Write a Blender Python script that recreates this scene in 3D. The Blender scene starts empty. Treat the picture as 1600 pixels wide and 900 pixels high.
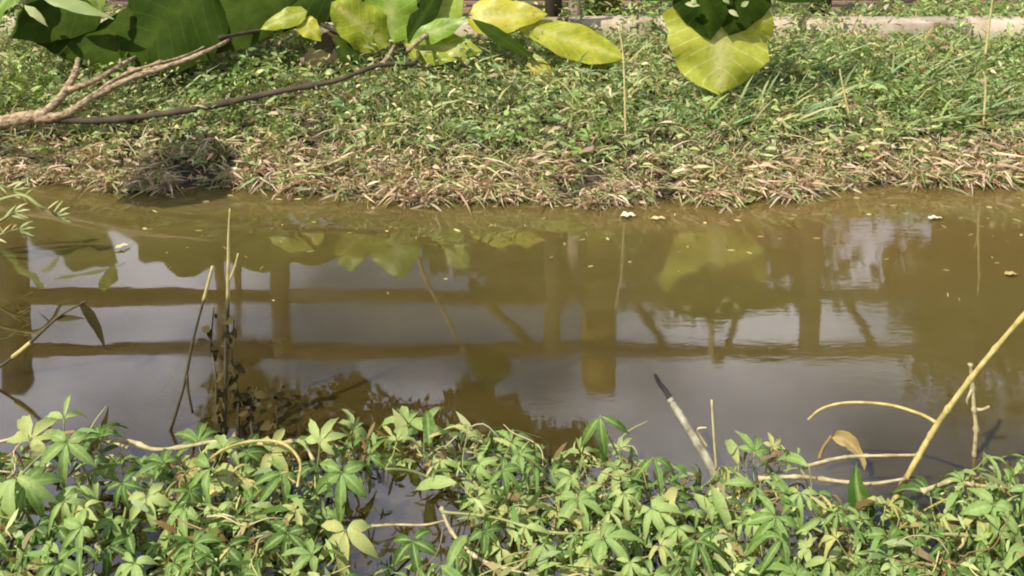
import bpy, math, random
import numpy as np
from mathutils import Vector, Matrix, noise as mn

random.seed(7)
rng = np.random.default_rng(7)
R = math.radians
scene = bpy.context.scene
col = scene.collection

# ------------------------------------------------------------------ camera
CAM_H, FPX, PITCH, V0 = 1.70, 1500.0, R(6), -142.0
cam = bpy.data.cameras.new('camera')
cam.sensor_width = 36.0
cam.lens = 36.0 * FPX / 1600.0
cam.shift_y = (V0 - 450.0) / 1600.0
cam.clip_start, cam.clip_end = 0.05, 2000
cam_o = bpy.data.objects.new('camera', cam)
cam_o.location = (0, 0, CAM_H)
cam_o.rotation_euler = (R(90) - PITCH, 0, 0)
col.objects.link(cam_o)
scene.camera = cam_o

# ------------------------------------------------------------------ sky and sun
SUN_DIR = Vector((-0.52, -0.46, 0.80)).normalized()       # towards the sun
sun_el = math.asin(SUN_DIR.z)
sun_rot = math.atan2(SUN_DIR.x, SUN_DIR.y)
world = bpy.data.worlds.new('World')
scene.world = world
world.use_nodes = True
wn, wl = world.node_tree.nodes, world.node_tree.links
wn.clear()
sky = wn.new('ShaderNodeTexSky')
sky.sky_type = 'NISHITA'
sky.sun_disc = False
sky.sun_elevation = sun_el
sky.sun_rotation = sun_rot
sky.air_density = 1.0
sky.dust_density = 0.6
tc = wn.new('ShaderNodeTexCoord')
mp = wn.new('ShaderNodeMapping')
mp.inputs['Scale'].default_value = (1.0, 1.0, 1.9)
mp.inputs['Location'].default_value = (-0.16, 1.31, 2.27)
mp.inputs['Rotation'].default_value = (0, 0, R(-16))
cn = wn.new('ShaderNodeTexNoise')
cn.inputs['Scale'].default_value = 3.0
cn.inputs['Detail'].default_value = 7
cn.inputs['Roughness'].default_value = 0.52
cr = wn.new('ShaderNodeValToRGB')
cr.color_ramp.elements[0].position = 0.40
cr.color_ramp.elements[1].position = 0.64
mx = wn.new('ShaderNodeMix')
mx.data_type = 'RGBA'
mx.inputs[7].default_value = (13.4, 13.2, 15.0, 1)
bg = wn.new('ShaderNodeBackground')
bg.inputs['Strength'].default_value = 0.08
wo = wn.new('ShaderNodeOutputWorld')
wl.new(tc.outputs['Generated'], mp.inputs['Vector'])
wl.new(mp.outputs['Vector'], cn.inputs['Vector'])
wl.new(cn.outputs['Fac'], cr.inputs['Fac'])
wl.new(cr.outputs['Color'], mx.inputs[0])
wl.new(sky.outputs['Color'], mx.inputs[6])
wl.new(mx.outputs[2], bg.inputs['Color'])
wl.new(bg.outputs['Background'], wo.inputs['Surface'])

sun = bpy.data.lights.new('sun', 'SUN')
sun.energy = 5.0
sun.angle = R(0.5)
sun.color = (1.0, 0.92, 0.77)
sun_o = bpy.data.objects.new('sun', sun)
sun_o.rotation_euler = SUN_DIR.to_track_quat('Z', 'Y').to_euler()
sun_o.location = SUN_DIR * 20
col.objects.link(sun_o)

scene.view_settings.view_transform = 'Standard'
scene.view_settings.look = 'None'
scene.view_settings.gamma = 1
scene.view_settings.exposure = 0.38
scene.render.engine = 'CYCLES'
scene.cycles.max_bounces = 8
scene.cycles.filter_width = 2.0
scene.cycles.caustics_reflective = False

# ------------------------------------------------------------------ helpers
def ray(u, v):
    cx, cy = (u - 800.0) / FPX, -(v - V0) / FPX
    f = Vector((0, math.cos(PITCH), -math.sin(PITCH)))
    up = Vector((0, math.sin(PITCH), math.cos(PITCH)))
    return f + Vector((cx, 0, 0)) + up * cy
CAM = Vector((0, 0, CAM_H))
def at(u, v, y):                 # the point seen at (u, v) that lies y metres away
    d = ray(u, v)
    return CAM + d * (y / d.y)
def atz(u, v, z):                # the point seen at (u, v) that lies at height z
    d = ray(u, v)
    return CAM + d * ((z - CAM_H) / d.z)
def mirror(u, v, y):             # the point whose reflection in the water is seen at (u, v)
    p = at(u, v, y)
    return Vector((p.x, p.y, -p.z))
def pxm(p):                      # metres per pixel at a point
    f = Vector((0, math.cos(PITCH), -math.sin(PITCH)))
    return (Vector(p) - CAM).dot(f) / FPX
def interp(x, tab):
    return float(np.interp(x, [a for a, b in tab], [b for a, b in tab]))

def tag(o, label=None, cat=None, group=None, kind=None):
    if label: o['label'] = label
    if cat: o['category'] = cat
    if group: o['group'] = group
    if kind: o['kind'] = kind
    return o
def empty(name, loc, label, cat, group=None):
    o = bpy.data.objects.new(name, None)
    o.location = loc
    o.empty_display_size = 0.05
    col.objects.link(o)
    return tag(o, label, cat, group)
class MB:
    def __init__(s):
        s.v, s.f, s.a, s.c, s.l = [], [], [], [], []
    def add(s, verts, faces, rib=None, colr=None, along=None):
        n = len(s.v)
        s.v += [tuple(p) for p in verts]
        s.f += [tuple(i + n for i in f) for f in faces]
        s.a += list(rib) if rib is not None else [0.5] * len(verts)
        c = colr if colr is not None else (1, 1, 1)
        s.c += [c] * len(verts)
        s.l += list(along) if along is not None else [0.0] * len(verts)
        return s
    def mesh(s, name, mat, smooth=True):
        me = bpy.data.meshes.new(name)
        me.from_pydata(s.v, [], s.f)
        at_ = me.attributes.new('rib', 'FLOAT', 'POINT')
        at_.data.foreach_set('value', np.array(s.a, dtype=np.float32))
        al = me.attributes.new('along', 'FLOAT', 'POINT')
        al.data.foreach_set('value', np.array(s.l, dtype=np.float32))
        ct = me.attributes.new('tint', 'FLOAT_COLOR', 'POINT')
        ca = np.ones((len(s.v), 4), dtype=np.float32)
        ca[:, :3] = np.array(s.c, dtype=np.float32).reshape(-1, 3)
        ct.data.foreach_set('color', ca.ravel())
        if smooth:
            me.polygons.foreach_set('use_smooth', np.ones(len(me.polygons), dtype=bool))
        me.materials.append(mat)
        return me
    def build(s, name, mat, parent=None, smooth=True, local=True):
        if parent is not None and local:      # the vertices are in world space: bring them to the parent's origin
            p = parent_world(parent)
            s.v = [(a - p.x, b - p.y, c - p.z) for a, b, c in s.v]
        o = bpy.data.objects.new(name, s.mesh(name, mat, smooth))
        col.objects.link(o)
        o.parent = parent
        return o
def parent_world(o):
    p = Vector((0, 0, 0))
    while o is not None:
        p = p + Vector(o.location)
        o = o.parent
    return p

def smooth_path(pts, n=6):
    pts = [Vector(p) for p in pts]
    if len(pts) < 3: 
        return [pts[0].lerp(pts[-1], i / n) for i in range(n + 1)]
    out = []
    P = [pts[0] * 2 - pts[1]] + pts + [pts[-1] * 2 - pts[-2]]
    for i in range(1, len(P) - 2):
        p0, p1, p2, p3 = P[i - 1], P[i], P[i + 1], P[i + 2]
        for k in range(n):
            t = k / n
            out.append(0.5 * ((2 * p1) + (p2 - p0) * t + (2 * p0 - 5 * p1 + 4 * p2 - p3) * t * t + (3 * p1 - p0 - 3 * p2 + p3) * t ** 3))
    out.append(pts[-1])
    return out
def tube(mb, pts, r0, r1=None, sides=7, n=6, knob=0.0, nodes=0, jit=0.0, colr=None):
    path = smooth_path(pts, n)
    r1 = r0 if r1 is None else r1
    m = len(path)
    vs, fs = [], []
    ref = Vector((0.31, 0.2, 0.93)).normalized()
    for i, p in enumerate(path):
        t = (path[min(i + 1, m - 1)] - path[max(i - 1, 0)])
        t = t.normalized() if t.length > 1e-9 else Vector((0, 0, 1))
        a = t.cross(ref)
        if a.length < 1e-3: a = t.cross(Vector((1, 0, 0)))
        a.normalize()
        b = t.cross(a)
        k = i / (m - 1)
        r = r0 + (r1 - r0) * k
        if nodes: r *= 1 + knob * max(0, math.cos(k * nodes * 2 * math.pi)) ** 10
        r *= 1 + jit * (random.random() - 0.5)
        for s in range(sides):
            an = 2 * math.pi * s / sides
            vs.append(p + a * (r * math.cos(an)) + b * (r * math.sin(an)))
    for i in range(m - 1):
        for s in range(sides):
            q = (s + 1) % sides
            fs.append((i * sides + s, i * sides + q, (i + 1) * sides + q, (i + 1) * sides + s))
    fs.append(tuple(range(sides))[::-1])
    fs.append(tuple((m - 1) * sides + s for s in range(sides)))
    mb.add(vs, fs, colr=colr)
    return mb
def box(mb, c, s, rz=0.0, jit=0.0):
    c = Vector(c)
    M = Matrix.Rotation(rz, 3, 'Z')
    e = 0.08 * min(s)
    vs = []
    for zz, ins in ((-.5, e), (-.5, 0), (.5, 0), (.5, e)):
        dz = {0: 0}.get(0)
        for xx, yy in ((-.5, -.5), (.5, -.5), (.5, .5), (-.5, .5)):
            z = zz * s[2]
            if ins == 0: z -= math.copysign(e, zz)
            vs.append(c + M @ Vector((xx * s[0] - math.copysign(ins, xx) + random.uniform(-jit, jit), yy * s[1] - math.copysign(ins, yy) + random.uniform(-jit, jit), z)))
    fs = [(3, 2, 1, 0), (12, 13, 14, 15)]
    for l in range(3):
        for i in range(4):
            j = (i + 1) % 4
            fs.append((l * 4 + i, l * 4 + j, l * 4 + 4 + j, l * 4 + 4 + i))
    mb.add(vs, fs)
    return mb

PROF = {
    'ovate': lambda t: math.sin(math.pi * min(1, t ** 0.62)) ** 0.8 if 0 < t < 1 else 0.0,
    'lance': lambda t: math.sin(math.pi * t ** 0.8) ** 1.05 if 0 < t < 1 else 0.0,
    'broad': lambda t: (min(1.0, (t / 0.22) ** 0.5)) * (max(0.0, 1 - ((t - 0.22) / 0.78) ** 2.6) ** 0.6 if t > 0.22 else 1.0),
    'obov': lambda t: math.sin(math.pi * t ** 1.35) ** 0.75 if 0 < t < 1 else 0.0,
}
def leaf(mb, base, mid, tip, hw, N=(0, -0.4, 0.9), prof='ovate', fold=0.25, wave=0.06, nl=12, nc=6, seed=0, colr=None, cup=0.0):
    base, mid, tip, N = Vector(base), Vector(mid), Vector(tip), Vector(N).normalized()
    pf = PROF[prof]
    vs, fs, rb, alg = [], [], [], []
    ph = seed * 1.7
    for i in range(nl + 1):
        t = i / nl
        p = base * (1 - t) ** 2 + mid * 2 * t * (1 - t) + tip * t * t
        T = ((mid - base) * (1 - t) + (tip - mid) * t).normalized()
        S = T.cross(N).normalized()
        n = S.cross(T).normalized()
        w = hw * max(pf(t), 0.02 if 0 < t < 1 else 0.015)
        for j in range(nc + 1):
            s = -1 + 2 * j / nc
            ew = 1 + 0.05 * math.sin(t * 23 + ph + (3 if s > 0 else 0))
            q = p + S * (s * w * ew * math.cos(fold)) + n * (abs(s) * w * math.sin(fold) - cup * w * s * s)
            q += n * (wave * hw * abs(s) ** 1.5 * math.sin(t * 15 + ph * 2 + (2.1 if s > 0 else 0)))
            vs.append(q)
            rb.append(abs(s))
            alg.append(t)
    for i in range(nl):
        for j in range(nc):
            a = i * (nc + 1) + j
            fs.append((a, a + 1, a + nc + 2, a + nc + 1))
    mb.add(vs, fs, rib=rb, colr=colr, along=alg)
    return mb

# ------------------------------------------------------------------ materials
def node_mat(name):
    m = bpy.data.materials.new(name)
    m.use_nodes = True
    nt = m.node_tree
    nt.nodes.clear()
    out = nt.nodes.new('ShaderNodeOutputMaterial')
    return m, nt.nodes, nt.links, out
def ramp(n, stops):
    r = n.new('ShaderNodeValToRGB')
    e = r.color_ramp.elements
    while len(e) < len(stops): e.new(0.5)
    for k, (p, c) in enumerate(stops):
        e[k].position = p
        e[k].color = (*c, 1)
    return r
def noise_node(n, l, scale, detail=4, rough=0.55, coord='Object', sc=None):
    t = n.new('ShaderNodeTexCoord')
    x = n.new('ShaderNodeTexNoise')
    x.inputs['Scale'].default_value = scale
    x.inputs['Detail'].default_value = detail
    x.inputs['Roughness'].default_value = rough
    if sc:
        mpn = n.new('ShaderNodeMapping')
        mpn.inputs['Scale'].default_value = sc
        l.new(t.outputs[coord], mpn.inputs['Vector'])
        l.new(mpn.outputs['Vector'], x.inputs['Vector'])
    else:
        l.new(t.outputs[coord], x.inputs['Vector'])
    return x
def mixc(n, l, fac, a, b, blend='MIX'):
    m = n.new('ShaderNodeMix')
    m.data_type = 'RGBA'
    m.blend_type = blend
    for s, i in ((fac, 0), (a, 6), (b, 7)):
        if isinstance(s, (int, float)): m.inputs[i].default_value = s
        elif isinstance(s, tuple): m.inputs[i].default_value = (*s, 1)
        else: l.new(s, m.inputs[i])
    return m.outputs[2]

def mat_leaf(name, stops, ribc=None, trans=0.3, rough=0.45, spots=None, nscale=9, spec=0.35, tint=False, veins=0):
    m, n, l, out = node_mat(name)
    oi = n.new('ShaderNodeObjectInfo')
    rp = ramp(n, stops)
    nz = noise_node(n, l, nscale, 5, 0.6)
    ma = n.new('ShaderNodeMath'); ma.operation = 'MULTIPLY_ADD'
    l.new(nz.outputs['Fac'], ma.inputs[0]); ma.inputs[1].default_value = 0.7
    ad = n.new('ShaderNodeMath'); ad.operation = 'SUBTRACT'
    l.new(oi.outputs['Random'], ad.inputs[0]); ad.inputs[1].default_value = 0.35
    l.new(ad.outputs[0], ma.inputs[2])
    l.new(ma.outputs[0], rp.inputs['Fac'])
    c = rp.outputs['Color']
    if tint:
        a2 = n.new('ShaderNodeAttribute'); a2.attribute_name = 'tint'
        c = a2.outputs['Color']
    if ribc:
        ab = n.new('ShaderNodeAttribute'); ab.attribute_name = 'rib'
        rr = n.new('ShaderNodeMapRange')
        rr.inputs['From Min'].default_value = 0.0; rr.inputs['From Max'].default_value = 0.32
        rr.inputs['To Min'].default_value = 0.75; rr.inputs['To Max'].default_value = 0.0
        l.new(ab.outputs['Fac'], rr.inputs['Value'])
        c = mixc(n, l, rr.outputs['Result'], c, ribc)
    if veins:
        av = n.new('ShaderNodeAttribute'); av.attribute_name = 'along'
        ar = n.new('ShaderNodeAttribute'); ar.attribute_name = 'rib'
        m1 = n.new('ShaderNodeMath'); m1.operation = 'MULTIPLY_ADD'
        l.new(ar.outputs['Fac'], m1.inputs[0]); m1.inputs[1].default_value = -0.22; l.new(av.outputs['Fac'], m1.inputs[2])
        m2 = n.new('ShaderNodeMath'); m2.operation = 'MULTIPLY'; l.new(m1.outputs[0], m2.inputs[0]); m2.inputs[1].default_value = 8.0
        m3 = n.new('ShaderNodeMath'); m3.operation = 'PINGPONG'; l.new(m2.outputs[0], m3.inputs[0]); m3.inputs[1].default_value = 0.5
        vr = n.new('ShaderNodeMapRange'); vr.inputs['From Min'].default_value = 0.0; vr.inputs['From Max'].default_value = 0.09
        vr.inputs['To Min'].default_value = veins; vr.inputs['To Max'].default_value = 0.0
        l.new(m3.outputs[0], vr.inputs['Value'])
        c = mixc(n, l, vr.outputs['Result'], c, ribc)
        wn_ = noise_node(n, l, 14, 6, 0.7)
        wr = ramp(n, [(0.35, (0.72, 0.74, 0.62)), (0.6, (1.08, 1.05, 1.0))])
        l.new(wn_.outputs['Fac'], wr.inputs['Fac'])
        c = mixc(n, l, 1.0, c, wr.outputs['Color'], 'MULTIPLY')
    if spots:
        sn = noise_node(n, l, 26, 3, 0.6)
        sr = ramp(n, [(0.60, (0, 0, 0)), (0.68, (1, 1, 1))])
        l.new(sn.outputs['Fac'], sr.inputs['Fac'])
        c = mixc(n, l, sr.outputs['Color'], c, spots)
    p = n.new('ShaderNodeBsdfPrincipled')
    l.new(c, p.inputs['Base Color'])
    p.inputs['Roughness'].default_value = rough
    p.inputs['Specular IOR Level'].default_value = spec
    bp = n.new('ShaderNodeBump'); bp.inputs['Strength'].default_value = 0.25; bp.inputs['Distance'].default_value = 0.004
    bn = noise_node(n, l, 60, 3)
    l.new(bn.outputs['Fac'], bp.inputs['Height'])
    l.new(bp.outputs['Normal'], p.inputs['Normal'])
    t = n.new('ShaderNodeBsdfTranslucent')
    tcx = mixc(n, l, 1.0, c, (1.25, 1.15, 0.45), 'MULTIPLY')
    l.new(tcx, t.inputs['Color'])
    ms = n.new('ShaderNodeMixShader'); ms.inputs[0].default_value = trans
    l.new(p.outputs[0], ms.inputs[1]); l.new(t.outputs[0], ms.inputs[2])
    l.new(ms.outputs[0], out.inputs['Surface'])
    return m
def mat_solid(name, stops, scale=12, rough=0.8, bump=0.3, sc=None, spec=0.25, dist=0.004):
    m, n, l, out = node_mat(name)
    nz = noise_node(n, l, scale, 6, 0.6, sc=sc)
    rp = ramp(n, stops)
    l.new(nz.outputs['Fac'], rp.inputs['Fac'])
    p = n.new('ShaderNodeBsdfPrincipled')
    l.new(rp.outputs['Color'], p.inputs['Base Color'])
    p.inputs['Roughness'].default_value = rough
    p.inputs['Specular IOR Level'].default_value = spec
    bp = n.new('ShaderNodeBump'); bp.inputs['Strength'].default_value = bump; bp.inputs['Distance'].default_value = dist
    l.new(nz.outputs['Fac'], bp.inputs['Height'])
    l.new(bp.outputs['Normal'], p.inputs['Normal'])
    l.new(p.outputs[0], out.inputs['Surface'])
    return m

M = {}
M['grass'] = mat_leaf('grass', [(0, (0.1, 0.16, 0.05)), (1, (0.2, 0.25, 0.08))], trans=0.25, rough=0.5, tint=True, spec=0.35)
M['vine'] = mat_leaf('vine_leaf', [(0.0, (0.055, 0.125, 0.022)), (0.25, (0.13, 0.24, 0.05)), (0.55, (0.25, 0.375, 0.11)), (0.90, (0.38, 0.48, 0.17)), (1.0, (0.48, 0.44, 0.15))],
                    ribc=(0.36, 0.47, 0.17), trans=0.3, rough=0.5, spots=(0.22, 0.22, 0.06), spec=0.28)
M['understory'] = mat_leaf('understory', [(0, (0.06, 0.09, 0.02)), (1, (0.2, 0.2, 0.08))], trans=0.22, rough=0.55, tint=True)
M['shaded_leaf'] = mat_leaf('shaded_leaf', [(0.0, (0.020, 0.042, 0.005)), (0.5, (0.028, 0.055, 0.006)), (1.0, (0.042, 0.070, 0.008))], ribc=(0.055, 0.09, 0.012), trans=0.25, rough=0.7, nscale=5, spec=0.05, veins=0.6)  # leaf green darkened: the shade of higher leaves is put into the colour
M['green_leaf'] = mat_leaf('green_leaf', [(0.0, (0.14, 0.27, 0.03)), (0.5, (0.25, 0.39, 0.05)), (1.0, (0.36, 0.46, 0.08))], ribc=(0.45, 0.52, 0.2), trans=0.34, rough=0.4, nscale=6, veins=0.6)
M['yellow_leaf'] = mat_leaf('yellow_leaf', [(0.0, (0.27, 0.35, 0.02)), (0.45, (0.40, 0.44, 0.025)), (0.8, (0.52, 0.50, 0.05)), (1.0, (0.50, 0.40, 0.12))], ribc=(0.56, 0.56, 0.18), trans=0.36, rough=0.4, nscale=7, veins=0.65, spots=(0.36, 0.28, 0.05))
M['pale_leaf'] = mat_leaf('pale_leaf', [(0.0, (0.26, 0.34, 0.12)), (0.5, (0.38, 0.44, 0.18)), (1.0, (0.50, 0.52, 0.28))], trans=0.3, rough=0.5)
M['hang_leaf'] = mat_leaf('hanging_leaf', [(0.0, (0.36, 0.42, 0.05)), (0.4, (0.46, 0.50, 0.07)), (0.75, (0.55, 0.56, 0.12)), (1.0, (0.60, 0.58, 0.22))], ribc=(0.64, 0.66, 0.30), trans=0.36, rough=0.4, nscale=8, veins=0.7, spots=(0.40, 0.38, 0.07))
M['brown_leaf'] = mat_leaf('brown_leaf', [(0.0, (0.04, 0.03, 0.015)), (0.5, (0.08, 0.06, 0.03)), (1.0, (0.15, 0.11, 0.05))], trans=0.15, rough=0.8, spec=.1)
M['dry_leaf'] = mat_leaf('dry_leaf', [(0.0, (0.36, 0.25, 0.10)), (0.5, (0.52, 0.40, 0.17)), (1.0, (0.60, 0.50, 0.27))], ribc=(0.6, 0.5, 0.3), trans=0.25, rough=0.6, veins=.3)
M['weed_leaf'] = mat_leaf('weed_leaf', [(0.0, (0.035, 0.026, 0.010)), (0.5, (0.055, 0.045, 0.016)), (1.0, (0.09, 0.07, 0.025))], trans=0.2, rough=0.8, spec=.1)  # dark brown stands in for shade on the weed; reed blades share it
M['weed_blade'] = mat_leaf('weed_blade', [(0.0, (0.12, 0.22, 0.08)), (0.5, (0.20, 0.33, 0.13)), (1.0, (0.32, 0.43, 0.18))], ribc=(0.40, 0.48, 0.24), trans=0.25, rough=0.45)
M['tree_leaf'] = mat_leaf('tree_leaf', [(0.0, (0.03, 0.045, 0.012)), (0.5, (0.05, 0.07, 0.018)), (1.0, (0.09, 0.10, 0.03))], trans=0.12, rough=0.55)
M['straw'] = mat_solid('straw', [(0.25, (0.33, 0.25, 0.10)), (0.5, (0.50, 0.42, 0.19)), (0.8, (0.62, 0.55, 0.30))], 30, 0.6, 0.25)
M['cane'] = mat_solid('cane', [(0.3, (0.24, 0.18, 0.06)), (0.5, (0.42, 0.34, 0.11)), (0.7, (0.54, 0.46, 0.20))], 40, 0.5, 0.2, spec=0.4)
M['bamboo'] = mat_solid('bamboo', [(0.3, (0.14, 0.125, 0.08)), (0.5, (0.30, 0.28, 0.19)), (0.7, (0.44, 0.42, 0.31))], 40, 0.6, 0.3)
M['char'] = mat_solid('dark_tip', [(0.3, (0.012, 0.012, 0.012)), (0.7, (0.045, 0.04, 0.035))], 30, 0.8, 0.4)
M['runner'] = mat_solid('runner', [(0.3, (0.20, 0.16, 0.08)), (0.48, (0.40, 0.34, 0.18)), (0.7, (0.56, 0.50, 0.32))], 34, 0.6, 0.3)
M['green_stem'] = mat_solid('green_stem', [(0.25, (0.16, 0.20, 0.06)), (0.6, (0.28, 0.30, 0.11)), (0.9, (0.40, 0.36, 0.18))], 16, 0.55, 0.2)
M['dark_twig'] = mat_solid('dark_twig', [(0.3, (0.035, 0.028, 0.015)), (0.7, (0.11, 0.085, 0.045))], 20, 0.7, 0.3)
M['bark'] = mat_solid('bark', [(0.32, (0.10, 0.065, 0.035)), (0.48, (0.30, 0.22, 0.13)), (0.68, (0.52, 0.41, 0.28))], 38, 0.9, 1.0, sc=(1, 1, 1.6), dist=0.012)
M['dark_bark'] = mat_solid('dark_bark', [(0.3, (0.035, 0.03, 0.02)), (0.7, (0.10, 0.075, 0.05))], 14, 0.85, 0.6)
M['stake_wood'] = mat_solid('stake_wood', [(0.3, (0.20, 0.15, 0.11)), (0.55, (0.32, 0.25, 0.19)), (0.8, (0.46, 0.39, 0.32))], 7, 0.85, 0.5, sc=(6, 6, 0.8))
M['post'] = mat_solid('post_wood', [(0.3, (0.030, 0.024, 0.014)), (0.55, (0.055, 0.043, 0.024)), (0.8, (0.11, 0.085, 0.05))], 7, 0.85, 0.5, sc=(6, 6, 0.8))
M['rail'] = mat_solid('rail_wood', [(0.3, (0.020, 0.015, 0.009)), (0.55, (0.038, 0.028, 0.017)), (0.8, (0.08, 0.06, 0.036))], 7, 0.85, 0.5, sc=(0.8, 6, 6))
M['ochre'] = mat_solid('ochre_wood', [(0.3, (0.09, 0.06, 0.015)), (0.55, (0.17, 0.12, 0.025)), (0.8, (0.24, 0.17, 0.05))], 7, 0.85, 0.5, sc=(6, 6, 0.8))
M['kerb'] = mat_solid('kerb_stone', [(0.3, (0.24, 0.19, 0.13)), (0.5, (0.42, 0.35, 0.27)), (0.75, (0.56, 0.48, 0.39))], 7, 0.9, 0.5)
M['board'] = mat_solid('board', [(0.3, (0.12, 0.08, 0.055)), (0.55, (0.22, 0.14, 0.09)), (0.8, (0.36, 0.23, 0.14))], 8, 0.85, 0.4, sc=(0.6, 5, 5))
M['white'] = mat_solid('petal', [(0.3, (0.50, 0.45, 0.30)), (0.7, (0.70, 0.66, 0.50))], 20, 0.6, 0.2)

def mat_ground():
    m, n, l, out = node_mat('soil')
    nz = noise_node(n, l, 3.2, 8, 0.62)
    rp = ramp(n, [(0.3, (0.030, 0.024, 0.012)), (0.5, (0.055, 0.042, 0.022)), (0.75, (0.11, 0.085, 0.048))])
    l.new(nz.outputs['Fac'], rp.inputs['Fac'])
    p = n.new('ShaderNodeBsdfPrincipled')
    tz = n.new('ShaderNodeTexCoord'); sz = n.new('ShaderNodeSeparateXYZ'); l.new(tz.outputs['Object'], sz.inputs[0])
    wz = n.new('ShaderNodeMapRange'); wz.inputs['From Min'].default_value = 0.015; wz.inputs['From Max'].default_value = 0.07; wz.inputs['To Min'].default_value = 1.0; wz.inputs['To Max'].default_value = 0.0
    l.new(sz.outputs['Z'], wz.inputs['Value'])
    l.new(mixc(n, l, wz.outputs['Result'], rp.outputs['Color'], (0.022, 0.015, 0.008)), p.inputs['Base Color'])
    wr_ = n.new('ShaderNodeMapRange'); wr_.inputs['To Min'].default_value = 0.95; wr_.inputs['To Max'].default_value = 0.35
    l.new(wz.outputs['Result'], wr_.inputs['Value']); l.new(wr_.outputs['Result'], p.inputs['Roughness'])
    bn = noise_node(n, l, 24, 6, 0.65)
    bp = n.new('ShaderNodeBump'); bp.inputs['Strength'].default_value = 0.8; bp.inputs['Distance'].default_value = 0.03
    l.new(bn.outputs['Fac'], bp.inputs['Height'])
    l.new(bp.outputs['Normal'], p.inputs['Normal'])
    l.new(p.outputs[0], out.inputs['Surface'])
    return m
M['soil'] = mat_ground()

def mat_water():
    m, n, l, out = node_mat('muddy_water')
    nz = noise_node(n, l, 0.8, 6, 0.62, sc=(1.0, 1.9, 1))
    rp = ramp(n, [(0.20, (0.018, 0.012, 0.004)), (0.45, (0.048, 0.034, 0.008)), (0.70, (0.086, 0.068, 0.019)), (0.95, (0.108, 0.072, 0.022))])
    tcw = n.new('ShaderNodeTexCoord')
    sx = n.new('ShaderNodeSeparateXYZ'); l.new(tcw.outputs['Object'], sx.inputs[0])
    k1 = n.new('ShaderNodeMapRange'); k1.inputs['From Min'].default_value = 2.3; k1.inputs['From Max'].default_value = 3.9; k1.inputs['To Max'].default_value = 0.38  # darkens the nearer body colour, standing in for the shrubs' dark reflection
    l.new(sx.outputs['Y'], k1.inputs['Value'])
    k2 = n.new('ShaderNodeMapRange'); k2.inputs['From Min'].default_value = -0.8; k2.inputs['From Max'].default_value = 1.3; k2.inputs['To Max'].default_value = 0.26  # siltier and more golden rightwards; left kept dark for that painted reflection
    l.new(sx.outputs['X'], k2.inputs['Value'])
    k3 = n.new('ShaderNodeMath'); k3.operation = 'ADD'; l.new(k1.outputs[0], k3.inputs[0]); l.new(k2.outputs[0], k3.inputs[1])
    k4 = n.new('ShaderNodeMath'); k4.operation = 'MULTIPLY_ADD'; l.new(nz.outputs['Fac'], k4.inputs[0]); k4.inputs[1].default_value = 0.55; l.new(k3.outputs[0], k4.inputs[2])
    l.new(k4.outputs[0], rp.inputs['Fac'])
    d = n.new('ShaderNodeBsdfPrincipled')          # silt-laden water: light spreads inside it
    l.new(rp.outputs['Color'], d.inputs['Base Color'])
    d.inputs['Specular IOR Level'].default_value = 0.0
    d.inputs['Roughness'].default_value = 1.0
    d.inputs['Subsurface Weight'].default_value = 1.0
    d.inputs['Subsurface Radius'].default_value = (1.0, 0.8, 0.5)
    d.inputs['Subsurface Scale'].default_value = 0.10
    g = n.new('ShaderNodeBsdfGlossy')
    g.inputs['Roughness'].default_value = 0.03
    g.inputs['Color'].default_value = (1, 1, 1, 1)
    fn = noise_node(n, l, 1.4, 5, 0.65, sc=(0.6, 1.6, 1))
    fm = n.new('ShaderNodeMapRange'); fm.inputs['From Min'].default_value = 0.45; fm.inputs['From Max'].default_value = 0.72; fm.inputs['To Min'].default_value = 0.015; fm.inputs['To Max'].default_value = 0.10
    l.new(fn.outputs['Fac'], fm.inputs['Value']); l.new(fm.outputs['Result'], g.inputs['Roughness'])
    fr = n.new('ShaderNodeFresnel'); fr.inputs['IOR'].default_value = 2.2
    b1 = noise_node(n, l, 1.6, 2, 0.5, sc=(1.0, 1.6, 1))
    b2 = noise_node(n, l, 11, 2, 0.5, sc=(0.8, 1.6, 1))
    mm = n.new('ShaderNodeMath'); mm.operation = 'MULTIPLY_ADD'
    l.new(b2.outputs['Fac'], mm.inputs[0]); mm.inputs[1].default_value = 0.035
    l.new(b1.outputs['Fac'], mm.inputs[2])
    bp = n.new('ShaderNodeBump'); bp.inputs['Strength'].default_value = 1.0; bp.inputs['Distance'].default_value = 0.0014
    b3 = noise_node(n, l, 26, 3, 0.55, sc=(0.55, 1.7, 1))
    k5 = n.new('ShaderNodeMapRange'); k5.inputs['From Min'].default_value = -0.5; k5.inputs['From Max'].default_value = 0.9; k5.inputs['To Min'].default_value = 0.008; k5.inputs['To Max'].default_value = 0.12
    l.new(sx.outputs['X'], k5.inputs['Value'])
    m5 = n.new('ShaderNodeMath'); m5.operation = 'MULTIPLY_ADD'
    l.new(b3.outputs['Fac'], m5.inputs[0]); l.new(k5.outputs[0], m5.inputs[1]); l.new(mm.outputs[0], m5.inputs[2])
    l.new(m5.outputs[0], bp.inputs['Height'])
    l.new(bp.outputs['Normal'], g.inputs['Normal'])
    l.new(bp.outputs['Normal'], fr.inputs['Normal'])
    ms = n.new('ShaderNodeMixShader')
    l.new(fr.outputs[0], ms.inputs[0])
    l.new(d.outputs[0], ms.inputs[1]); l.new(g.outputs[0], ms.inputs[2])
    l.new(ms.outputs[0], out.inputs['Surface'])
    return m
M['water'] = mat_water()

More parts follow.
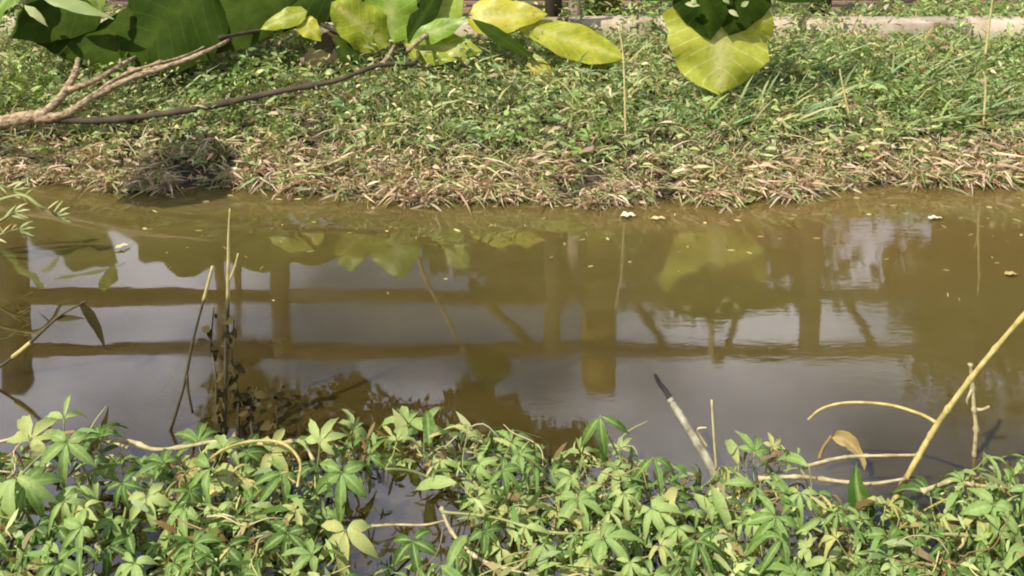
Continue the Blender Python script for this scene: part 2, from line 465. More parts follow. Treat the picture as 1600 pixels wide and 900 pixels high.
# ------------------------------------------------------------------ the setting: water, far bank, near bank
SHORE_PX = [(-400, 284), (0, 283), (200, 286), (320, 292), (450, 300), (620, 311), (850, 316), (1000, 315), (1150, 308), (1300, 298), (1450, 290), (1600, 286), (2000, 284)]
SH = [(atz(u, v, 0).x, atz(u, v, 0).y) for u, v in SHORE_PX]
SH = [(-60, SH[0][1])] + SH + [(60, SH[-1][1])]
def fbm(x, y, s, o=4):
    return mn.fractal(Vector((x * s, y * s, 3.1)), 1.0, 2.0, o)
def shore_y(x):
    return interp(x, SH) + 0.018 * math.sin(x * 5.1) + 0.03 * fbm(x, 0, 2.3)
FENCE_Y = 5.70
def bank_z(x, y):
    d = y - shore_y(x)
    z = interp(d, [(-1.5, -0.7), (-0.25, -0.16), (0, -0.015), (0.12, 0.06), (0.4, 0.15), (0.9, 0.245), (1.5, 0.31), (2.2, 0.34), (6, 0.36), (400, 0.6)])
    if d > 0: z += 0.035 * fbm(x, y, 1.6) * min(1, d * 3) * (1 if d < 3 else 0.5)
    return z
def sheet(name, xs, ys, zf, mat, kind='structure'):
    vs = [(x, y, zf(x, y)) for y in ys for x in xs]
    nx = len(xs)
    fs = [(j * nx + i, j * nx + i + 1, (j + 1) * nx + i + 1, (j + 1) * nx + i) for j in range(len(ys) - 1) for i in range(nx - 1)]
    mb = MB().add(vs, fs)
    return tag(mb.build(name, mat), kind=kind)
xs = [-300, -150, -80, -40, -20, -12, -8] + [-6 + 0.1 * i for i in range(121)] + [8, 12, 20, 40, 80, 150, 300]
ys = [2.9, 3.4, 3.7] + [3.85 + 0.05 * i for i in range(50)] + [6.5, 7, 8, 9.5, 12, 16, 24, 40, 80, 160, 320, 600]
fb = sheet('far_bank', xs, ys, bank_z, M['soil'])
fb['label'] = 'grassy earth bank rising behind the muddy water'
def near_z(x, y):
    return interp(y, [(-60, 0.30), (-2, 0.22), (0.9, 0.16), (1.30, 0.05), (1.55, -0.05), (2.4, -0.5)]) + 0.02 * fbm(x, y, 2)
tag(sheet('near_bank', [-60, -20, -8] + [-4 + 0.2 * i for i in range(41)] + [8, 20, 60], [-60, -20, -6, -2] + [-1 + 0.15 * i for i in range(23)], near_z, M['soil']), 'low muddy near bank under the creeping plants')
WX, WY = [-60, -20, -5, 0, 5, 20, 60], [1.1, 2, 3, 4, 5.3]
wv = [(x, y, 0.0) for y in WY for x in WX] + [(-60, 1.1, -.9), (60, 1.1, -.9), (60, 5.3, -.9), (-60, 5.3, -.9)]
nx_w, ny_w = len(WX), len(WY)
wf = [(j * nx_w + i, j * nx_w + i + 1, (j + 1) * nx_w + i + 1, (j + 1) * nx_w + i) for j in range(ny_w - 1) for i in range(nx_w - 1)]
q = nx_w * ny_w
wf += [(q + 3, q + 2, q + 1, q), tuple([q, q + 1] + [i for i in range(nx_w - 1, -1, -1)]), tuple([q + 2, q + 3] + [(ny_w - 1) * nx_w + i for i in range(nx_w)]),
       tuple([q + 1, q + 2] + [j * nx_w + nx_w - 1 for j in range(ny_w - 1, -1, -1)]), tuple([q + 3, q] + [j * nx_w for j in range(ny_w)])]
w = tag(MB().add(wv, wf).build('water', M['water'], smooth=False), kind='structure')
w['label'] = 'still muddy brown water reflecting fence and sky'

# ------------------------------------------------------------------ grass on the far bank (stuff)
def blades(n, sampler, name, mat, label, cat=None, kind='stuff'):
    """sampler(i) -> base, direction, length, halfwidth, bend vector, colour"""
    V = np.zeros((n * 7, 3), dtype=np.float32)
    C = np.ones((n * 7, 4), dtype=np.float32)
    A = np.zeros(n * 7, dtype=np.float32)
    faces = []
    k = 0
    for i in range(n):
        r = sampler(i)
        if r is None: continue
        b, d, L, hw, bend, c = r
        S = d.cross(Vector((random.uniform(-1, 1), random.uniform(-1, 1), random.uniform(-.4, .4)))).normalized() * hw
        o = k * 7
        p1 = b + d * (L * 0.35) + bend * (L * 0.10)
        p2 = b + d * (L * 0.72) + bend * (L * 0.42)
        p3 = b + d * L * 0.98 + bend * (L * 0.85)
        for q, p in enumerate((b - S * .35, b + S * .35, p1 - S, p1 + S, p2 - S * .85, p2 + S * .85, p3)):
            V[o + q] = p
        C[o:o + 7, :3] = c
        A[o:o + 7] = 0.5
        faces += [(o, o + 1, o + 3, o + 2), (o + 2, o + 3, o + 5, o + 4), (o + 4, o + 5, o + 6)]
        k += 1
    me = bpy.data.meshes.new(name)
    me.from_pydata(V[:k * 7].tolist(), [], faces)
    ct = me.attributes.new('tint', 'FLOAT_COLOR', 'POINT')
    ct.data.foreach_set('color', C[:k * 7].ravel())
    ra = me.attributes.new('rib', 'FLOAT', 'POINT')
    ra.data.foreach_set('value', A[:k * 7])
    me.materials.append(mat)
    o = bpy.data.objects.new(name, me)
    col.objects.link(o)
    return tag(o, label, cat, kind=kind)
def jitc(c, a=0.25):
    k = 1 + random.uniform(-a, a)
    return (c[0] * k * random.uniform(.9, 1.1), c[1] * k, c[2] * k * random.uniform(.85, 1.15))
def rdir(up=0.7, sp=0.8):
    return Vector((random.gauss(0, sp), random.gauss(0, sp), up + random.random() * .5)).normalized()
GREENS = [(0.22, 0.31, 0.09), (0.33, 0.40, 0.14), (0.17, 0.26, 0.08), (0.42, 0.45, 0.19), (0.24, 0.35, 0.14), (0.48, 0.46, 0.22), (0.30, 0.38, 0.16)]
DRY = [(0.54, 0.40, 0.26), (0.64, 0.50, 0.35), (0.34, 0.22, 0.13), (0.54, 0.46, 0.27), (0.68, 0.54, 0.40), (0.36, 0.34, 0.15), (0.60, 0.45, 0.33), (0.24, 0.14, 0.09)]
def rx():
    return random.uniform(-4.2, 4.2)
def herb(i):
    x = rx()
    s = shore_y(x)
    y = s + 0.05 + random.random() ** 0.9 * 1.8
    d = y - s
    clump = fbm(x, y, 1.1, 3)
    fine = fbm(x + 11, y * 1.3, 5.5, 2)
    if random.random() > 0.62 + 0.5 * clump + 0.95 * fine: return None
    dryness = max(0, 1.0 - d / 0.24) * 0.65 + 0.08 + 0.35 * max(0, fbm(x + 7, y, 0.9, 3))
    patch = fbm(x + 20, y + 4, 1.3, 3)
    if random.random() < dryness: c = random.choice(DRY)
    elif patch > 0.12: c = random.choice(LUSH)
    else: c = random.choice(GREENS)
    c = jitc(c, 0.4)
    hgt = random.random() ** 1.1 * (0.04 + 0.10 * min(1, d / 0.5)) * max(0.25, 1.1 + 1.0 * clump + 1.7 * fine)
    b = Vector((x, y, bank_z(x, y) + hgt - 0.005))
    L = random.uniform(0.025, 0.065)
    return b, rdir(0.45, 0.85), L, L * random.uniform(0.08, 0.19), Vector((random.uniform(-.6, .6), random.uniform(-.6, .4), -random.random() * .9)), c
LUSH = [(0.19, 0.31, 0.08), (0.27, 0.38, 0.12), (0.35, 0.44, 0.16), (0.14, 0.22, 0.05)]
blades(100000, herb, 'grass', M['grass'], 'short green leafy grass covering the far bank', 'grass')
def dry(i):
    x = rx()
    s = shore_y(x)
    y = s - 0.035 - 0.09 * fbm(x, 1.7, 2.6, 4) + abs(random.gauss(0, 0.115))
    if random.random() > 0.55 + 0.6 * fbm(x, y, 2.1, 3) + 1.2 * fbm(x + 5, y, 6.0, 2): return None
    c = jitc(random.choice(DRY if random.random() < 0.76 else GREENS), 0.35)
    b = Vector((x, y, max(0.0, bank_z(x, y)) + random.random() ** 1.5 * 0.07))
    L = random.choice((random.uniform(0.018, 0.045), random.uniform(.03, .09)))
    return b, Vector((random.gauss(0, 1), random.gauss(0, .8) - .2, random.uniform(.0, 1.3))).normalized(), L, min(.0052, L * random.choice((.035, .05, .08, .13, .18)) * random.uniform(.8, 1.2)), Vector((random.uniform(-1.2, 1.2), random.uniform(-1, .7), -random.random() * 1.3)), c
blades(52000, dry, 'dry_grass', M['grass'], 'withered tan grass trailing along the waterline', 'grass')
def tall(i):
    x = random.choice((random.uniform(0.9, 4.0), random.gauss(1.9, .35), rx()))
    s = shore_y(x)
    y = s + random.uniform(0.35, 1.72)
    if random.random() > 0.55 + 1.2 * fbm(x + 3, y + 5, 1.7, 3): return None
    c = jitc(random.choice(GREENS + [(0.20, 0.33, 0.16), (0.26, 0.38, 0.18), (0.42, 0.38, 0.2)]), 0.3)
    b = Vector((x, y, bank_z(x, y)))
    L = random.uniform(0.10, 0.27)
    a = random.uniform(-0.9, 1.1)
    return b, Vector((a * 0.6, random.gauss(-.1, .3), 1)).normalized(), L, random.uniform(0.003, 0.008), Vector((a * .8, random.uniform(-.5, .2), -random.random() * .6)), c
blades(15000, tall, 'grass', M['grass'], 'taller arching grass blades growing up the bank', 'grass')

def wisp(i):
    x = rx()
    s = shore_y(x)
    y = s + 0.10 + random.random() * 1.65
    d = y - s
    if random.random() > 0.6 + 0.9 * fbm(x - 4, y, 2.6, 3): return None
    c = jitc(random.choice(DRY[:2] + DRY[3:5] if random.random() < 0.28 + max(0, .5 - d) else [(0.34, 0.42, 0.15), (0.44, 0.48, 0.20), (0.26, 0.37, 0.12), (0.50, 0.50, 0.26), (0.30, 0.42, 0.20)]), .3)
    L = random.uniform(0.05, 0.15)
    return Vector((x, y, bank_z(x, y) + random.random() * .06)), Vector((random.gauss(.1, .55), random.gauss(-.15, .45), random.uniform(.5, 1.1))).normalized(), L, random.uniform(0.0016, 0.0042), Vector((random.uniform(-1, 1), random.uniform(-.9, .4), -random.random() * 1.2)), c
def fringe(i):
    x = random.choice((random.gauss(2.05, .32), random.uniform(.4, 4.1), random.gauss(.45, .15)))
    y = random.uniform(5.15, 5.43)
    c = jitc(random.choice(GREENS + [(0.50, 0.46, 0.26), (0.56, 0.48, 0.30)]), .3)
    a = random.gauss(.15, .5)
    L = random.uniform(.10, .25)
    return Vector((x, y, bank_z(x, y))), Vector((a, random.gauss(-.1, .25), 1)).normalized(), L, random.uniform(.0025, .006), Vector((a * .8, random.uniform(-.4, .2), -random.random() * .6)), c
blades(2600, fringe, 'grass', M['grass'], 'shaggy grass leaning over the stone kerb', 'grass')
blades(34000, wisp, 'grass', M['grass'], 'fine curling grass blades growing among the leafy cover', 'grass')

# ------------------------------------------------------------------ fence behind the bank (its foot shows at the top, the rest in the water)
POST_U = [-790, -385, 25, 440, 862, 1265, 1675, 2085]
fence = empty('rail_fence', (0, FENCE_Y, 0.33), 'weathered two-rail timber fence standing along the top of the grassy bank', 'fence')
RZ1, RZ2 = mirror(800, 463, FENCE_Y).z, mirror(800, 547, FENCE_Y).z
POST_X = []
for u in POST_U:
    x = mirror(u, 520, FENCE_Y).x
    POST_X.append(x)
    big = (u == 25)
    top = mirror(u, 608 if big else 556, FENCE_Y).z
    zb = 0.25
    wd = 0.135 if big else 0.095
    mb = box(MB(), (x, FENCE_Y, (top + zb) / 2), (wd, wd, top - zb), rz=random.uniform(-.05, .05), jit=0.003)
    mb.build('post', M['post'], fence)
for k in range(len(POST_X) - 1):
    x0, x1 = POST_X[k] + 0.05, POST_X[k + 1] - 0.05
    for z in (RZ1, RZ2):
        mb = box(MB(), ((x0 + x1) / 2, FENCE_Y, z), (x1 - x0 + 0.012, 0.05, 0.075), rz=random.uniform(-.006, .006), jit=0.004)
        mb.build('rail', M['rail'], fence)

for (a_, b_) in (((735, 440), (838, 548)), ((985, 462), (1046, 548)), ((1322, 470), (1370, 548))):
    pa, pb = mirror(*a_, FENCE_Y + .05), mirror(*b_, FENCE_Y + .05)
    tube(MB(), [pa, pb], 0.030, 0.026, 8, 4, jit=.1).build('brace', M['rail'], fence)
gx = mirror(936, 540, FENCE_Y + .18).x
gate = empty('gate_post', (gx, FENCE_Y + .18, .33), 'thick ochre timber post just behind the fence, right of the pale stake', 'post')
gt = mirror(936, 600, FENCE_Y + .18).z
box(MB(), (gx, FENCE_Y + .18, (gt + .25) / 2), (.20, .18, gt - .25), rz=.08, jit=.004).build('shaft', M['ochre'], gate)
box(MB(), (gx, FENCE_Y + .18, gt + .012), (.17, .15, .022), rz=.08, jit=.003).build('cap', M['ochre'], gate)

# kerb of pale stone along the foot of the fence
kerb = empty('stone_kerb', (0, FENCE_Y - 0.2, 0.3), 'pale stone kerb blocks laid end to end below the fence', 'kerb')
kx = -7.0
kz = lambda u, v: at(u, v, FENCE_Y - 0.2).z
while kx < 7:
    L = random.uniform(1.05, 1.35)
    box(MB(), (kx + L / 2, FENCE_Y - 0.18 + random.uniform(-.012, .012), 0.37 + random.uniform(-.008, .008)), (L - 0.02, 0.16, 0.20), rz=random.uniform(-.01, .01), jit=.006).build('kerb_block', M['kerb'], kerb)
    kx += L
# a low picket pair and planks behind the kerb
pk = empty('wooden_stake', at(897, 30, FENCE_Y - 0.05), 'short pale wooden stake beside the fence post above the long yellow leaf', 'stake')
tube(MB(), [Vector((at(897, 30, FENCE_Y - .05).x, FENCE_Y - .05, 0.3)), Vector((at(899, 0, FENCE_Y - .05).x, FENCE_Y - .04, 1.05))], 0.038, 0.034, 8, 4, jit=.06).build('shaft', M['stake_wood'], pk)
tube(MB(), [Vector((at(899, 0, FENCE_Y - .05).x, FENCE_Y - .04, 1.05)), Vector((at(899, 0, FENCE_Y - .05).x, FENCE_Y - .04, 1.10))], 0.034, 0.012, 8, 2).build('point', M['stake_wood'], pk)
walk = empty('boardwalk', (0, 6.4, 0.36), 'reddish brown plank walk lying on the ground behind the fence', 'boardwalk')
for r_ in range(4):
    bx0 = -7.0
    while bx0 < 7.5:
        L = random.uniform(2.2, 3.1)
        box(MB(), (bx0 + L / 2, 6.02 + r_ * 0.205, 0.385 + random.uniform(-.006, .006)), (L - 0.012, 0.185, 0.04), jit=.003).build('plank', M['board'], walk)
        bx0 += L

# ------------------------------------------------------------------ trees behind the fence (seen in the water)
def crown_mesh(mb, centres, n, size, squash=0.8, droop=0.3):
    for i in range(n):
        c, rad = random.choice(centres)
        d = Vector((random.gauss(0, 1), random.gauss(0, 1), random.gauss(0, 1))).normalized() * rad * random.random() ** 0.45
        d.z *= squash
        p = Vector(c) + d
        a = Vector((random.gauss(0, 1), random.gauss(0, 1), random.gauss(-droop, .7))).normalized()
        s = a.cross(Vector((random.gauss(0, 1), random.gauss(0, 1), random.gauss(0, 1)))).normalized()
        L = size * random.uniform(.6, 1.3)
        mb.add([p, p + a * L * .45 + s * L * .28, p + a * L, p + a * L * .45 - s * L * .28], [(0, 1, 2, 3)])
    return mb
def tree(x, y, h, rad, label, cz=0.62, nleaf=4800, lean=0.0, name='tree', lsize=0.2, trunk_r=0.09):
    z0 = bank_z(x, y)
    t = empty(name, (x, y, z0), label, 'tree', 'trees behind the fence')
    top = Vector((x + lean, y, z0 + h * 0.8))
    mb = tube(MB(), [Vector((x, y, z0 - .05)), Vector((x + lean * .3, y + .1, z0 + h * .35)), top], trunk_r, trunk_r * .35, 8, 5, jit=.12)
    cs = []
    for k in range(9):
        an = random.uniform(0, 6.28)
        rr = rad * random.uniform(.25, .8)
        c = Vector((x + lean * .7 + math.cos(an) * rr, y + math.sin(an) * rr, z0 + h * random.uniform(cz - .12, .95)))
        cs.append((c, rad * random.uniform(.28, .5)))
        st = Vector((x + lean * .45, y + .05, z0 + h * random.uniform(.35, .6)))
        tube(mb, [st, st.lerp(c, .5) + Vector((0, 0, .12)), c], trunk_r * .4, .012, 6, 4)
    mb.build('trunk', M['dark_bark'], t)
    crown_mesh(MB(), cs, nleaf, lsize).build('crown', M['tree_leaf'], t, smooth=False)
    return t
for i, (x, y, h, r_, lab) in enumerate([
    (-9.6, 13.5, 3.3, 1.9, 'broad dark tree far behind the fence, leftmost of the row'),
    (-6.0, 12.2, 3.2, 1.8, 'low round tree behind the thick fence post, second of the row'),
    (-2.7, 13.0, 3.6, 1.9, 'bushy tree behind the fence, third of the row'),
    (0.7, 11.8, 3.9, 1.8, 'tree behind the fence straight beyond the long yellow leaf'),
    (3.4, 12.5, 4.5, 1.9, 'taller dark tree behind the fence beyond the hanging yellow leaf'),
    (5.2, 11.3, 4.5, 1.8, 'dense tree behind the fence, third from the right end'),
    (7.6, 12.0, 4.3, 1.9, 'spreading tree behind the fence, second from the right end'),
    (9.9, 13.4, 4.4, 2.0, 'broad tree behind the fence, rightmost of the row')]):
    tree(x, y, h, r_, lab)
# thin sapling whose drooping crown shows upside down as the dark foliage in the water
def sapling():
    Y = 7.6
    p0 = mirror(352, 400, Y)
    x0 = p0.x
    z0 = bank_z(x0, Y)
    t = empty('sapling', (x0, Y, z0), 'thin dark sapling with drooping foliage behind the fence', 'tree', 'trees behind the fence')
    mb = MB()
    fork = mirror(362, 640, Y)
    tube(mb, [Vector((x0, Y, z0 - .05)), mirror(345, 500, Y), fork, mirror(420, 720, Y)], 0.05, 0.025, 7, 5, jit=.1)
    tube(mb, [Vector((x0 + .12, Y + .05, z0 - .05)), mirror(372, 480, Y), mirror(366, 590, Y), mirror(330, 730, Y)], 0.035, 0.018, 6, 5, jit=.1)
    cs = []
    for (u, v, rp) in [(430, 640, 45), (500, 660, 55), (560, 650, 60), (545, 615, 28), (640, 680, 55), (730, 670, 60), (790, 660, 40), (840, 700, 45), (740, 625, 34), (600, 700, 60), (480, 700, 50), (385, 560, 18), (350, 600, 22), (385, 610, 26), (345, 650, 30), (410, 690, 40), (900, 705, 40)]:
        c = mirror(u, v, Y + random.uniform(-.25, .25))
        cs.append((c, rp * pxm(Vector((c.x, c.y, -c.z)))))
        if v > 620: tube(mb, [fork, fork.lerp(c, .5) + Vector((0, 0, .15)), c], 0.016, 0.006, 5, 3)
    mb.build('trunk', M['dark_bark'], t)
    crown_mesh(MB(), cs, 6500, 0.085, 0.9, 0.8).build('crown', M['tree_leaf'], t, smooth=False)
sapling()

# ------------------------------------------------------------------ big-leaved shrub on the left of the far bank
def pleaf(parent, b, t, D, halfpx, mat, prof='ovate', N=(0.1, -0.55, 0.83), bend=0.03, fold=0.2, wave=0.06, seed=0, name='leaf', cup=0.1, label=None):
    D0, D1 = D if isinstance(D, tuple) else (D, D)
    B, T = at(b[0], b[1], D0), at(t[0], t[1], D1)
    mid = (B + T) / 2 + Vector(N).normalized() * bend
    mb = leaf(MB(), B, mid, T, halfpx * pxm((B + T) / 2), N, prof, fold, wave, seed=seed, cup=cup)
    o = mb.build(name, mat, parent)
    if label: o['label'] = label
    return o
shrub = empty('big_leaved_shrub', at(-10, 195, 4.46), 'sprawling shrub with pale branches and huge leaves, shade-darkened green and yellow', 'shrub')
D = 4.46
E = 5.02
mb = tube(MB(), [at(-70, 212, D), at(0, 192, D), at(45, 183, D), at(75, 178, D)], 0.036, 0.028, 9, 8, jit=.2)
mb.build('trunk', M['bark'], shrub)
BR = []
def branch(pts, r0, r1, mat='bark'):
    W = [at(u, v, d) + Vector((random.gauss(0, .006), random.gauss(0, .006), random.gauss(0, .006))) for u, v, d in pts]
    o = tube(MB(), W, r0, r1, 8, 8, jit=.26, knob=.35, nodes=6).build('branch', M[mat], shrub)
    BR.append((o, smooth_path(W, 5)))
    return o
branch([(62, 182, D), (95, 150, D + .08), (118, 112, D + .22), (126, 88, 4.95), (138, 40, E + .08)], 0.026, 0.005)
branch([(60, 186, D - .01), (100, 178, D - .01), (150, 150, D + .06), (210, 120, D + .12), (280, 98, D + .18), (335, 74, D + .28), (368, 52, E - .05), (400, 8, E + .12)], 0.023, 0.006)
branch([(112, 140, D + .1), (150, 122, D + .12), (195, 98, D + .28), (235, 78, E), (270, 40, E + .1)], 0.016, 0.004)
branch([(140, 152, D + .05), (200, 112, D + .13), (280, 88, D + .24), (345, 60, E)], 0.010, 0.004)
branch([(70, 190, D - .01), (170, 184, D - .02), (300, 168, D), (430, 146, D + .05), (520, 126, D + .1), (590, 103, D + .2), (650, 94, D + .3), (648, 66, E + .05)], 0.017, 0.009, 'dark_bark')  # dark branch painted in for a shadow line across the grass
branch([(345, 60, D + .25), (420, 46, E - .05), (480, 35, E - .03), (520, 45, E - .03), (560, 65, E - .05)], 0.011, 0.009, 'dark_bark')
branch([(596, 100, D + .22), (610, 84, E - .12), (618, 62, E + .03)], 0.015, 0.006)
branch([(640, 78, D + .25), (690, 35, E), (735, 25, E), (800, 45, E)], 0.011, 0.007)
tb = branch([(618, 60, E + .03), (660, -60, E + .05), (720, -170, E), (745, -210, E - .05)], 0.012, 0.006)
branch([(-60, 208, D), (-140, 120, D - .35), (-190, -20, D - .75), (-215, -130, 3.60)], 0.02, 0.008)  # unseen stalk, added to carry the leaf that shades the bank
UPN = (0.15, -0.35, 0.9)
CAMN = (-0.1, -0.9, 0.45)
DK, GR, YE, PA = M['shaded_leaf'], M['green_leaf'], M['yellow_leaf'], M['pale_leaf']
s_ = 0
F = 4.88
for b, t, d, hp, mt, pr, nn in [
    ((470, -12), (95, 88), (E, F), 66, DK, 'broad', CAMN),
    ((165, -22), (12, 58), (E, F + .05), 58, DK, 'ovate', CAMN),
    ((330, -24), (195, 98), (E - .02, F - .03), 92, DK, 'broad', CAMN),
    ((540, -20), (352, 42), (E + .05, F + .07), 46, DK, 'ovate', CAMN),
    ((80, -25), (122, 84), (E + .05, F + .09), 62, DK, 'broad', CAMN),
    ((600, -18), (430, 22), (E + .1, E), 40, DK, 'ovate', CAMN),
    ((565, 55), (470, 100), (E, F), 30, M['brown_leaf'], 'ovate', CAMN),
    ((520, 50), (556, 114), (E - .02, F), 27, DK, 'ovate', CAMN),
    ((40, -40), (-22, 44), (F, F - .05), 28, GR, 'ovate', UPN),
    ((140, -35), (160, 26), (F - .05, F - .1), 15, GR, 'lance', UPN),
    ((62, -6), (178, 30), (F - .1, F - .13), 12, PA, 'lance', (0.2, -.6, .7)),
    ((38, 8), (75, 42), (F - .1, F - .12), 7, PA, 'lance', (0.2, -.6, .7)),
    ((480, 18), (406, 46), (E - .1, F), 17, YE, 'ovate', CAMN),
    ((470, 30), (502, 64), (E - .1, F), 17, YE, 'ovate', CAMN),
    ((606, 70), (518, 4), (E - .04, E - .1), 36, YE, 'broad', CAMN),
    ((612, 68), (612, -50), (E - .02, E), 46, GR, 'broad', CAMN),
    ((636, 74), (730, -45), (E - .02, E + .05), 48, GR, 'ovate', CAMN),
    ((636, 66), (700, -35), (E - .06, E - .02), 20, DK, 'lance', CAMN),  # dark sliver painting in a shadow stripe over the green leaf
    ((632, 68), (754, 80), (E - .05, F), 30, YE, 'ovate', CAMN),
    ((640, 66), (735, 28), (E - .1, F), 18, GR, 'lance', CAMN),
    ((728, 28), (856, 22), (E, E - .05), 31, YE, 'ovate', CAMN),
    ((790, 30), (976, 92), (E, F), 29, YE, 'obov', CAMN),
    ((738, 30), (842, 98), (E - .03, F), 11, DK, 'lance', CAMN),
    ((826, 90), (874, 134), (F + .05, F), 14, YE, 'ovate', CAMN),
    ((-215, -130), (-120, -100), (3.6, 3.35), 110, DK, 'broad', (-.3, -.2, .9)),  # unseen leaf, added so its shadow falls on the left bank
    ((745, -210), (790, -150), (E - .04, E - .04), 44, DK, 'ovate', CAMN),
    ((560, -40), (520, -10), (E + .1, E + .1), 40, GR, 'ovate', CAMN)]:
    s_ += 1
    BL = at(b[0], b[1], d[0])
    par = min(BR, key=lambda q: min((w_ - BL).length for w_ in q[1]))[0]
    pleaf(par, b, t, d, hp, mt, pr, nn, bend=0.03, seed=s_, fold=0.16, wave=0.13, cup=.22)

# second shrub, rooted behind the fence, one yellow leaf hanging into view
r0 = Vector((at(1190, 20, 6.0).x, 5.95, bank_z(1.6, 5.95)))
shrub2 = empty('big_leaved_shrub', r0, 'arching shrub with one broad yellow leaf hanging below shade-darkened green leaves', 'shrub')
DH = 4.66
mb = tube(MB(), [r0 - Vector((0, 0, .05)), r0 + Vector((-.05, -.15, .75)), at(1150, -190, 5.1), at(1128, -130, DH + .1), at(1125, -60, DH), at(1125, 25, DH - .03)], 0.026, 0.010, 8, 7, jit=.12)
mb.build('trunk', M['bark'], shrub2)
pleaf(shrub2, (1125, -18), (1124, 147), (DH, DH - .10), 86, M['hang_leaf'], 'broad', (0.05, -.95, .3), 0.03, 0.12, 0.13, 3, cup=.2, label='broad yellow leaf with wavy pale edges')
pleaf(shrub2, (1092, -34), (1110, 62), (DH - .045, DH - .085), 47, DK, 'ovate', (-.25, -.9, .35), 0.02, .12, .06, 5)  # this dark pair stands in for shade over the yellow leaf's top
pleaf(shrub2, (1164, -34), (1139, 56), (DH - .045, DH - .085), 52, DK, 'ovate', (.25, -.9, .35), 0.02, .12, .06, 8)
pleaf(shrub2, (1140, -30), (1292, 4), (DH, DH - .05), 17, DK, 'lance', CAMN, 0.01, .12, .06, 9)
pleaf(shrub2, (1110, -30), (1008, 2), (DH, DH - .05), 15, DK, 'lance', CAMN, 0.01, .12, .06, 10)
for (u, v, du, dv) in [(1070, 6, 24, 3), (1128, -4, 12, 10), (1138, 16, 16, 10), (1158, 10, 12, -8), (1080, 0, 8, 6)]:   # pale slivers painting in flecks of sunlight on the dark leaves
    B_, T_ = at(u, v, DH - .12), at(u + du, v + dv, DH - .13)
    leaf(MB(), B_, (B_ + T_) / 2 + Vector((0, -.006, .004)), T_, 4.5 * pxm(B_), (0, -.9, .4), 'lance', .3, .1, nl=5, nc=2, seed=u).build('sun_fleck', M['pale_leaf'], shrub2)

# ------------------------------------------------------------------ creeping vine along the near bank
VT = [(-80, 700), (0, 695), (60, 685), (100, 660), (140, 668), (180, 700), (240, 720), (300, 695), (340, 680), (430, 705), (480, 670), (540, 670), (600, 672), (640, 660), (720, 665), (780, 668), (830, 690), (880, 705), (930, 690), (990, 700), (1040, 720), (1100, 735), (1180, 700), (1240, 690), (1290, 735), (1350, 770), (1420, 790), (1480, 765), (1510, 730), (1560, 715), (1680, 725)]
GAPS = [(618, 798, 112, 84, 0.0), (590, 880, 60, 40, 0.12), (140, 815, 110, 85, 0.12), (110, 910, 110, 60, 0.35), (1240, 860, 85, 70, 0.15), (735, 850, 70, 42, 0.2), (1500, 825, 70, 46, 0.4), (470, 890, 60, 34, 0.2), (1320, 735, 110, 40, 0.08), (1010, 885, 60, 40, .35), (1100, 800, 70, 30, .5), (1590, 870, 60, 50, .4)]
def vdens(u, v):
    if v < interp(u, VT): return 0
    k = 1.0
    for gx, gy, a, b, p in GAPS:
        if ((u - gx) / a) ** 2 + ((v - gy) / b) ** 2 < 1: k = min(k, p)
    return k
def palmate(seed, nleaf=5, width=0.17, droop=0.35):
    random.seed(100 + seed)
    mb = MB()
    if nleaf == 1:
        leaf(mb, (0, 0, 0), (.1, .6, .25), (random.uniform(-.3, .3), 1.25, -.2), width, Vector((0, 0, 1)), 'lance', .45, .12, nl=9, nc=2, seed=seed)
        return mb.mesh('lance_leaf', M['vine'])
    angs = {5: [0, 52, -52, 108, -108], 4: [0, 60, -55, 115], 3: [0, 58, -58]}[nleaf]
    for k, a in enumerate(angs):
        an = R(a + random.uniform(-9, 9))
        L = (1.0 if k == 0 else 0.88 if k < 3 else 0.62) * random.uniform(.85, 1.12)
        dr = droop * random.uniform(.4, 1.5)
        d = Vector((math.sin(an), math.cos(an), 0))
        base = d * 0.03
        mid = d * L * .55 + Vector((0, 0, .10 + .1 * random.random()))
        tip = d * L * .98 + Vector((random.uniform(-.08, .08), 0, -dr * L))
        leaf(mb, base, mid, tip, width * random.uniform(.85, 1.2) * (1 if k < 3 else .85), Vector((0, 0, 1)), 'lance', random.uniform(.3, .75), 0.16, nl=7, nc=2, seed=seed + k)
    return mb.mesh('palmate_leaf', M['vine'])
PALM = [palmate(i, 5, 0.15, 0.5) for i in range(5)] + [palmate(5 + i, 3, 0.13, 0.8) for i in range(3)] + [palmate(8 + i, 4, 0.13, .8) for i in range(2)] + [palmate(10 + i, 5, 0.105, 1.0) for i in range(3)] + [palmate(13 + i, 1, .17, .3) for i in range(3)]
random.seed(21)
ZONES = [
    (-90, 130, 'creeping vine with one long drooping leaf at the lower left corner of the photo'),
    (130, 300, 'creeping vine with wide gaps of dark water, below the short pale runner'),
    (300, 450, 'dense pale green creeping vine below the two thin dead stalks'),
    (450, 580, 'creeping vine with star-shaped leaves just left of the open water gap'),
    (580, 720, 'creeping vine around the open gap of grey water'),
    (720, 860, 'creeping vine with a rounded hump and yellowing centre, right of the water gap'),
    (860, 1020, 'creeping vine with a raised drooping leaf cluster, left of the dark-tipped stake'),
    (1020, 1190, 'creeping vine tangled about the foot of the dark-tipped stake'),
    (1190, 1390, 'narrow-leaved creeping vine under the arching dry shoot'),
    (1390, 1690, 'creeping vine about the foot of the long yellow cane')]
